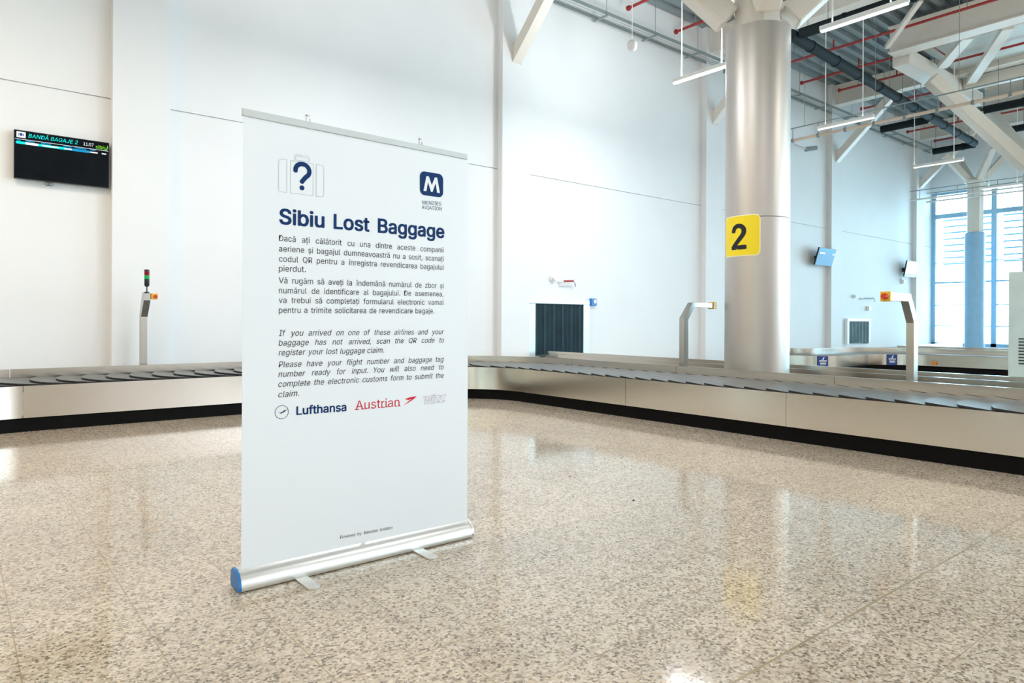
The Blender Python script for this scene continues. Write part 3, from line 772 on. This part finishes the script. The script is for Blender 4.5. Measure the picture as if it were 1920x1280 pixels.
srect(0.025, 0.115, 0.845, 0.965, M_swhite, 'white_icon')
mb = MB()
for a, b in ((0.042, 0.050), (0.055, 0.085), (0.090, 0.098)): mb.prism([q(a, 0.88, 0.004), q(b, 0.88, 0.004), q(b, 0.93, 0.004), q(a, 0.93, 0.004)], (0, -0.0004, 0))
mb.prism([q(0.062, 0.93, 0.004), q(0.078, 0.93, 0.004), q(0.078, 0.94, 0.004), q(0.062, 0.94, 0.004)], (0, -0.0004, 0)); mb.build('suitcase_icon', M_bluelabel, sc)
stext('BANDĂ BAGAJE 2', 0.142, 0.655, 0.868, 0.078, M_cyan, 'screen_title', 0.012, 0.2)
stext('11:57', 0.715, 0.825, 0.868, 0.066, M_swhite, 'screen_clock', 0.012)
stext('sibiu', 0.848, 0.965, 0.838, 0.075, M_sgreen, 'screen_logo', 0.025)
mb = MB()
for i in range(8):
    a0, a1 = -1.2 + i * 0.22, -1.2 + (i + 1) * 0.22
    def ar(a, r): return q(0.945 + r * 0.040 * math.cos(a), 0.89 + r * 0.075 * math.sin(a), 0.003)
    mb.prism([ar(a0, 0.85), ar(a0, 1.0), ar(a1, 1.0), ar(a1, 0.85)], (0, -0.0004, 0))
mb.build('logo_swoosh', M_sgreen, sc)
srect(0.012, 0.988, 0.808, 0.816, M_swhite, 'rule_line')
srect(0.02, 0.115, 0.715, 0.765, M_cyan, 'row_cell'); srect(0.115, 0.24, 0.715, 0.765, M_swhite, 'row_cell'); srect(0.24, 0.53, 0.715, 0.765, M_cyan, 'row_cell'); srect(0.53, 0.78, 0.715, 0.765, M_sblue, 'row_cell')
mb = MB()
for a, b in ((0.03, 0.065), (0.115, 0.205), (0.27, 0.37), (0.50, 0.585), (0.62, 0.745), (0.785, 0.845)): mb.prism([q(a, 0.780, 0.002), q(b, 0.780, 0.002), q(b, 0.797, 0.002), q(a, 0.797, 0.002)], (0, -0.0004, 0))
mb.build('column_headings', M_sblue, sc)
mb = MB()
for a, b in ((0.28, 0.45), (0.51, 0.59), (0.785, 0.87), (0.915, 0.965)): mb.prism([q(a, 0.727, 0.004), q(b, 0.727, 0.004), q(b, 0.752, 0.004), q(a, 0.752, 0.004)], (0, -0.0004, 0))
mb.build('row_text', M_swhite, sc)
mb = MB()
for dx in (0, 0.022, 0.044): mb.tube([(0.86 + dx + 0.022 * math.cos(a), 9.97, 2.795 - 0.022 + 0.022 * math.sin(a)) for a in [2 * PI * i / 12 for i in range(13)]], 0.003, 6)
mb.build('coiled_cable', M_dark, tv)
t2_, q = screen(19.18, 20.18, 2.80, 3.29, 9.70, 9.84, 'tilted screen glowing blue high on the wall beyond the silver column')
sc = MB().prism([q(0.01, 0.02, 0.0005), q(0.99, 0.02, 0.0005), q(0.99, 0.98, 0.0005), q(0.01, 0.98, 0.0005)], (0, -0.001, 0)).build('screen_glass', M_slate, t2_)
srect(0.15, 0.93, 0.83, 0.90, M_sblue, 'screen_title'); srect(0.12, 0.40, 0.66, 0.74, M_swhite, 'row_text'); srect(0.85, 0.97, 0.66, 0.72, M_swhite, 'row_text')
t3_, q = screen(25.35, 26.30, 2.74, 3.28, 9.74, 9.84, 'tilted screen with cream picture on the wall next to the end window')
sc = MB().prism([q(0.01, 0.02, 0.0005), q(0.99, 0.02, 0.0005), q(0.99, 0.98, 0.0005), q(0.01, 0.98, 0.0005)], (0, -0.001, 0)).build('screen_glass', M_scream, t3_)
srect(0.03, 0.9, 0.06, 0.2, M_sgreen, 'green_band')

# ------------------------------------------------------------------ WALL FITTINGS
cb = thing('call_box', 'small blue call box with white button right of the strip curtain hatch', 'call box', (10.30, WY - 0.05, 1.48))
MB().box(10.22, 10.38, WY - 0.07, WY - 0.001, 1.47, 1.62).build('box_body', M_bluebox, cb, bevel=0.008)
MB().cyl((10.31, WY - 0.07, 1.555), (10.31, WY - 0.085, 1.555), 0.04, 16).build('push_plate', M_white, cb)
MB().box(10.33, 10.372, WY - 0.078, WY - 0.07, 1.59, 1.612).build('indicator', M_yellow, cb)
def wall_sounder(x, z, r, label):
    mb = MB().cyl((x, WY - 0.001, z), (x, WY - 0.05, z), r, 20, r * 0.9); mb.cyl((x, WY - 0.05, z), (x, WY - 0.10, z), r * 0.75, 20, r * 0.5)
    return tag(mb.build('wall_sounder', M_white, smooth=True), label, 'alarm sounder', 'round white wall sounders')
wall_sounder(9.17, 1.99, 0.075, 'round white sounder on the wall above the strip curtain hatch')
wall_sounder(22.05, 1.97, 0.07, 'round white sounder above the distant baggage hatch')
wall_sounder(25.65, 2.58, 0.10, 'round white sounder under the cream screen near the window')
def wall_sprinkler(x, z, L, label, m):
    t = thing('wall_sprinkler', label, 'sprinkler', (x, WY, z), 'sprinklers on the wall')
    MB().tube([(x, WY - 0.005, z - 0.03), (x, WY - 0.06, z - 0.03), (x + 0.04, WY - 0.10, z - 0.01)], 0.022, 10).build('wall_elbow', M_white, t, smooth=True)
    MB().cyl((x + 0.03, WY - 0.10, z - 0.01), (x + L, WY - 0.10, z + 0.005), 0.020, 12).build('arm_pipe', m, t, smooth=True)
    MB().tube([(x + L, WY - 0.10, z + 0.005), (x + L + 0.04, WY - 0.10, z), (x + L + 0.055, WY - 0.10, z - 0.05)], 0.022, 10).build('end_elbow', M_white, t, smooth=True)
    MB().lathe((x + L + 0.055, WY - 0.10, z - 0.11), [(0.022, 0), (0.008, 0.01), (0.008, 0.03), (0.016, 0.06)], 12).build('sprinkler_head', M_wire, t)
    return t
wall_sprinkler(9.36, 1.95, 0.30, 'red sprinkler arm on the wall above the near hatch', M_red)
wall_sprinkler(22.5, 1.93, 0.75, 'thin dark sprinkler arm on the wall above the distant hatch', M_wire)
tag(MB().box(22.95, 23.12, WY - 0.09, WY - 0.001, 1.53, 1.68).build('wall_box', M_white, bevel=0.01), 'small white box on the wall up right of the distant hatch', 'wall box')
cm = thing('security_camera', 'small camera on a bracket high on the wall just right of the silver column', 'security camera', (18.6, 9.9, 6.0))
MB().tube([(18.45, WY - 0.002, 6.16), (18.45, WY - 0.2, 6.05), (18.5, WY - 0.3, 6.0)], 0.025, 8).build('bracket', M_white, cm, smooth=True)
MB().bar((18.50, WY - 0.28, 5.99), (18.85, WY - 0.40, 6.06), 0.12, 0.12).build('camera_body', M_galv, cm, bevel=0.01)
ck = MB().box(10.7, 11.3, 2.27, 2.885, 0.0, 1.82); 
cabt = thing('info_totem', 'pale upright totem cabinet cut by the right picture edge', 'cabinet', (11.0, 2.58, 0))
ck.build('cabinet_body', M_cab, cabt, bevel=0.01)
vg = MB()
for i in range(9): vg.box(10.694, 10.70, 2.55, 2.77, 0.62 + i * 0.04, 0.635 + i * 0.04)
vg.build('vent_grille', M_dark, cabt)

# ------------------------------------------------------------------ ROOF STEEL
def roof_beam(x, y0, y1, z0, z1, label, w_=0.30, grp='roof beams along the hall'):
    b = MB(); b.box(x - w_ / 2, x + w_ / 2, y0, y1, z0, z0 + 0.03); b.box(x - w_ / 2, x + w_ / 2, y0, y1, z1 - 0.03, z1); b.box(x - 0.10, x + 0.10, y0, y1, z0 + 0.03, z1 - 0.03)
    return tag(b.build('roof_beam', M_paint), label, 'roof beam', grp)
names = ['left end pilaster', 'second pilaster', 'first pilaster', 'pilaster beside the hatch', 'pilaster behind the silver column', 'pilaster right of the silver column', 'corner pilaster']
for i, x in enumerate(PX):
    if i < 2: continue
    xc = x + 0.335
    roof_beam(xc, -7.9, WY - 0.01, 7.66, DZ - 0.001, 'off-white roof beam running out from the ' + names[i])
    if i == 2: continue
    kb = thing('knee_brace', 'off-white diagonal knee brace rising from the ' + names[i], 'brace', (xc, PY, 6.0), 'knee braces off the pilasters')
    MB().prism([(xc - 0.10, PY - 0.02, 5.97), (xc - 0.10, PY - 0.02, 6.26), (xc - 0.10, 8.45, 7.638), (xc - 0.10, 8.16, 7.638)], (0.20, 0, 0)).build('brace_tube', M_paint, kb)
    MB().box(xc - 0.11, xc + 0.11, PY - 0.02, PY - 0.001, 5.95, 6.30).build('foot_plate', M_paint, kb)
    MB().box(xc - 0.14, xc + 0.14, 8.10, 8.50, 7.64, 7.658).build('head_plate', M_paint, kb)
for k, x in enumerate((4.66, 11.2, 17.25, 23.8)):
    roof_beam(x, -7.9, 7.0, 7.48, 8.10, 'off-white roof beam between pilaster lines, ' + ['over the near hall', 'nearer than the silver column strut', 'ending above the white girder', 'toward the end window'][k], 0.42)
# box girder along the hall, and its plan bracing
tag(MB().box(17.55, 22.6, 6.72, 7.10, 7.30, 7.66).build('box_girder', M_paint), 'deep white box girder running along the roof at right', 'girder')
for a, b, lab in (((19.12, 6.56, 7.55), (17.58, 5.52, 7.55), 'white flat roof brace, left one of the pair above the girder'), ((20.98, 6.52, 7.55), (17.67, 4.79, 7.55), 'white flat roof brace, right one of the pair above the girder')):
    tag(MB().bar(a, b, 0.22, 0.12).build('plan_brace', M_paint), lab, 'brace', 'flat braces under the roof liner')
tag(MB().box(21.0, 21.3, -6, 6.7, 7.42, 7.70).build('cross_beam', M_paint), 'white cross beam bounding the pale roof liner at right', 'roof beam')
tag(MB().bar((16.02, 6.6, 7.25), (15.02, 5.55, 7.62), 0.09, 0.09).build('tie_rod', M_paint), 'thin white tie rod slanting up in front of the roof beam end', 'rod')
# cable tray along the back wall
ct = thing('cable_tray', 'long galvanised cable tray hung along the top of the back wall', 'cable tray', (15, 9.75, 7.4))
tr = MB(); tr.box(2.4, EX - 0.5, 9.62, 9.63, 7.36, 7.43); tr.box(2.4, EX - 0.5, 9.92, 9.93, 7.36, 7.43); tr.build('side_rail', M_galv, ct)
for k in range(17):
    x = 2.6 + k * 1.53
    MB().box(x - 0.02, x + 0.02, 9.55, 9.99, 7.33, 7.36).build('bracket', M_galv, ct)
    MB().cyl((x, 9.63, 7.36), (x, 9.63, DZ), 0.006, 6).build('hanger_rod', M_wire, ct)
rg = MB()
for y in (9.70, 9.78, 9.86): rg.box(2.4, EX - 0.5, y, y + 0.006, 7.362, 7.368)
rg.build('tray_wires', M_galv, ct)
# sprinkler pipes
for k, (x, ye) in enumerate(((10.93, 9.62), (12.65, 9.72), (14.85, 9.45), (16.35, 9.45), (18.0, 9.6), (19.4, 9.24), (21.6, 9.6), (23.5, 9.6), (25.4, 9.75), (27.4, 9.6))):
    order = ['first', 'second', 'third', 'fourth', 'fifth', 'sixth', 'seventh', 'eighth', 'ninth', 'tenth', 'eleventh', 'twelfth'][k]
    t = thing('sprinkler_pipe', 'red sprinkler pipe under the roof deck, %s from the left' % order, 'sprinkler pipe', (x, ye, 7.68), 'red sprinkler pipes under the deck')
    MB().cyl((x, -6.0, 7.70), (x, ye, 7.70), 0.030, 10).build('pipe_run', M_red, t, smooth=True)
    MB().cyl((x, ye, 7.70), (x, ye + 0.05, 7.70), 0.055, 12).build('end_cap', M_red, t, smooth=True)
    for j in range(4):
        y = ye - 0.5 - j * 1.9
        MB().cyl((x, y, 7.72), (x, y, DZ + 0.05), 0.006, 6).build('hanger_rod', M_wire, t)
    MB().cyl((x, ye - 1.5, 7.71), (x, ye - 1.5, 7.92), 0.018, 8).build('riser', M_red, t)
    if k == 4:
        br = MB().cyl((x, 6.38, 7.69), (x + 1.22, 6.38, 7.69), 0.018, 8).build('branch_pipe', M_red, t)
        MB().cyl((x + 1.20, 6.38, 7.70), (x + 1.20, 6.38, 7.58), 0.012, 8).build('sprinkler_head', M_wire, br)
# black insulated pipes
def black_pipe(a, b, r, label, joints=True):
    a, b = Vector(a), Vector(b); L = (b - a).length; d = (b - a) / L
    t = thing('insulated_pipe', label, 'pipe', a.lerp(b, 0.5), 'black insulated roof pipes')
    MB().cyl(a, b, r, 14).build('pipe_run', M_pipeblk, t, smooth=True)
    s_ = 0.8
    while s_ < L:
        MB().cyl(a + d * s_, a + d * (s_ + 0.05), r + 0.012, 14).build('joint_band', M_pipeblk, t, smooth=True); s_ += 1.15
    for k in range(3):
        p = a + d * (L * (0.06 + (0.36 if d.x > 0.9 else 0.4) * k))
        if 17.4 < p.x < 22.8 and 6.6 < p.y < 7.2: continue
        MB().cyl(p, (p.x, p.y, DZ), 0.006, 6).build('hanger_rod', M_wire, t)
    return t
black_pipe((12.3, 6.80, 6.6), (24.0, 7.35, 6.6), 0.105, 'long black insulated pipe running along the hall right of the silver column')
black_pipe((12.45, 6.68, 6.62), (12.45, -2.0, 6.62), 0.10, 'black insulated pipe turning off above the silver column toward the camera')
black_pipe((20.30, 8.5, 6.6), (20.30, 7.32, 6.6), 0.10, 'short black insulated pipe between the wall and the long pipe')
black_pipe((20.45, 6.05, 6.6), (20.45, 1.0, 6.6), 0.10, 'black insulated pipe at right beyond the white strut')
black_pipe((24.2, 8.55, 6.6), (24.2, 7.40, 6.6), 0.10, 'black insulated pipe elbowing back to the wall above the far brace')
black_pipe((23.1, 6.2, 6.6), (23.1, 1.0, 6.6), 0.09, 'black insulated pipe low at the far right of the roof')
tag(MB().cyl((12.2, 7.05, 6.78), (24.0, 7.60, 6.78), 0.03, 8).build('conduit_pipe', M_galv, smooth=True), 'thin grey conduit lying along the long black pipe', 'pipe')
# suspended conduit with drop rods
sr = thing('suspended_conduit', 'cream conduit hung on short rods from a thin green-grey rail right of the column', 'conduit', (14.52, 5, 5.2))
MB().cyl((14.52, 8.0, 5.2), (14.52, 0.5, 5.2), 0.032, 10).build('conduit_run', M_pink, sr, smooth=True)
MB().cyl((14.52, 8.02, 5.47), (14.52, 0.5, 5.47), 0.014, 8).build('upper_rail', M_galv, sr, smooth=True)
for k in range(13):
    y = 7.97 - k * 0.582
    m = MB().cyl((14.52, y, 5.22), (14.52, y, 5.47), 0.007, 6); m.box(14.485, 14.555, y - 0.025, y + 0.025, 5.16, 5.235); m.build('drop_rod', M_wire, sr)
for k in range(5):
    y = 7.7 - k * 1.5
    MB().cyl((14.52, y, 5.48), (14.52, y, DZ), 0.005, 6).build('hanger_wire', M_wire, sr)
# a second pair of rails farther along
for x, z, lab in ((24.9, 5.25, 'pale rail pair crossing in front of the end window, nearer one'), (26.3, 5.35, 'pale rail pair crossing in front of the end window, farther one')):
    t = thing('suspended_conduit', lab, 'conduit', (x, 5, z), 'rails before the end window')
    MB().cyl((x, 9.5, z), (x, 0, z), 0.03, 8).build('conduit_run', M_white, t, smooth=True)
    MB().cyl((x, 9.5, z + 0.3), (x, 0, z + 0.3), 0.014, 8).build('upper_rail', M_galv, t)
    for k in range(6): MB().cyl((x, 9.2 - k * 1.1, z), (x, 9.2 - k * 1.1, z + 0.3), 0.008, 6).build('drop_rod', M_wire, t)

# ------------------------------------------------------------------ LAMPS
def lamp(x, y0, y1, z, label, power, col, dm=None, ri=(0.22, 0.22), endf=0.085):
    t = thing('linear_lamp', label, 'ceiling lamp', (x, (y0 + y1) / 2, z), 'white linear pendant lamps')
    MB().box(x - 0.035, x + 0.035, y0, y1, z + 0.012, z + 0.075).build('housing', M_white, t, bevel=0.006)
    MB().box(x - 0.032, x + 0.032, y0 + 0.01, y1 - 0.01, z - 0.012, z + 0.012).build('diffuser', dm or M_tube, t, bevel=0.006)
    for y in (y0 + ri[0], y1 - ri[1]): MB().cyl((x, y, z + 0.075), (x, y, DZ + 0.05), 0.010, 6).build('suspension_rod', M_white, t)
    area('lamp_light', (0, 0, -0.03), (0, 0, 0), 0.06, y1 - y0, power, col, parent=t)
    area('added_uplight', (0, 0, 0.09), (PI, 0, 0), 0.06, y1 - y0, power * 0.7, col, parent=t)  # upward light added to brighten the upper wall
    area('lamp_end_light', (0, (y1 - y0) / 2 + 0.01, 0.02), (PI / 2, 0, 0), 0.06, 0.05, power * endf, col, parent=t)
    return t
spots = [(9.5, 6.2, 7.37, 'bright white linear lamp with its right end behind the silver column'), (9.38, 3.6, 4.75, 'white linear lamp hanging right of the column top at the picture edge'),
         (14.12, 6.05, 7.2, 'white linear lamp beyond the silver column, above the cream conduit'), (19.5, 6.2, 7.36, 'distant white linear lamp in front of the far knee brace'),
         (24.2, 6.1, 7.2, 'faint white linear lamp nearest the end window')]
for i, (x, a, b, lab) in enumerate(spots): lamp(x, a, b, 5.2, lab, 95 if i == 0 else (30, 1.5, 1.5, 1.5, 1.5)[i], (0.96, 0.98, 1.0), M_tube if i == 0 else M_tubedim, (0.22, 0.02 if i == 3 else 0.17), 0.22 if i == 0 else 0.085)
n_ = 0
for x in (-5.5, -0.8, 4.4):
    for y in (-4.6, 0.2, 4.13, 6.78):
        n_ += 1
        warm = (1.0, 0.84, 0.66) if x < 0 else (0.93, 0.945, 1.0)
        lamp(x, y - 0.58, y + 0.58, 5.2, 'white linear lamp over the near hall, outside the picture', (78 if x > 0 else 72) if y > 6 else 38, warm)
for x in (9.4, 14.1, 19.5, 24.2):
    for y in (-4.6, -0.5): lamp(x, y - 0.58, y + 0.58, 5.2, 'white linear lamp over the hall, outside the picture', 55, (1.0, 0.97, 0.92))
# white ball pendant
pb = thing('ball_pendant', 'white ball pendant on a thin cord against the back wall', 'pendant', (8.5, 7.42, 5.5))
MB().lathe((8.5, 7.42, 5.61), [(0.03, -0.088), (0.05, -0.080), (0.075, -0.05), (0.085, 0), (0.078, 0.04), (0.055, 0.072), (0.02, 0.092), (0.006, 0.10)], 28).build('ball_shell', M_white, pb, smooth=True)
MB().cyl((8.5, 7.42, 5.70), (8.5, 7.42, DZ + 0.05), 0.006, 8).build('cord', M_white, pb)

# crumbs on the floor
for (x, y), r, lab in (((3.39, 2.93), 0.007, 'tiny dark crumb on the open granite floor right of the banner'), ((3.54, 3.67), 0.006, 'tiny dark crumb on the floor between the banner and the far belt')):
    tag(MB().lathe((x, y, 0), [(r, 0.0), (r * 1.1, r * 0.4), (r * 0.5, r * 0.9)], 7).build('floor_crumb', M_dark), lab, 'crumb', 'crumbs on the floor')
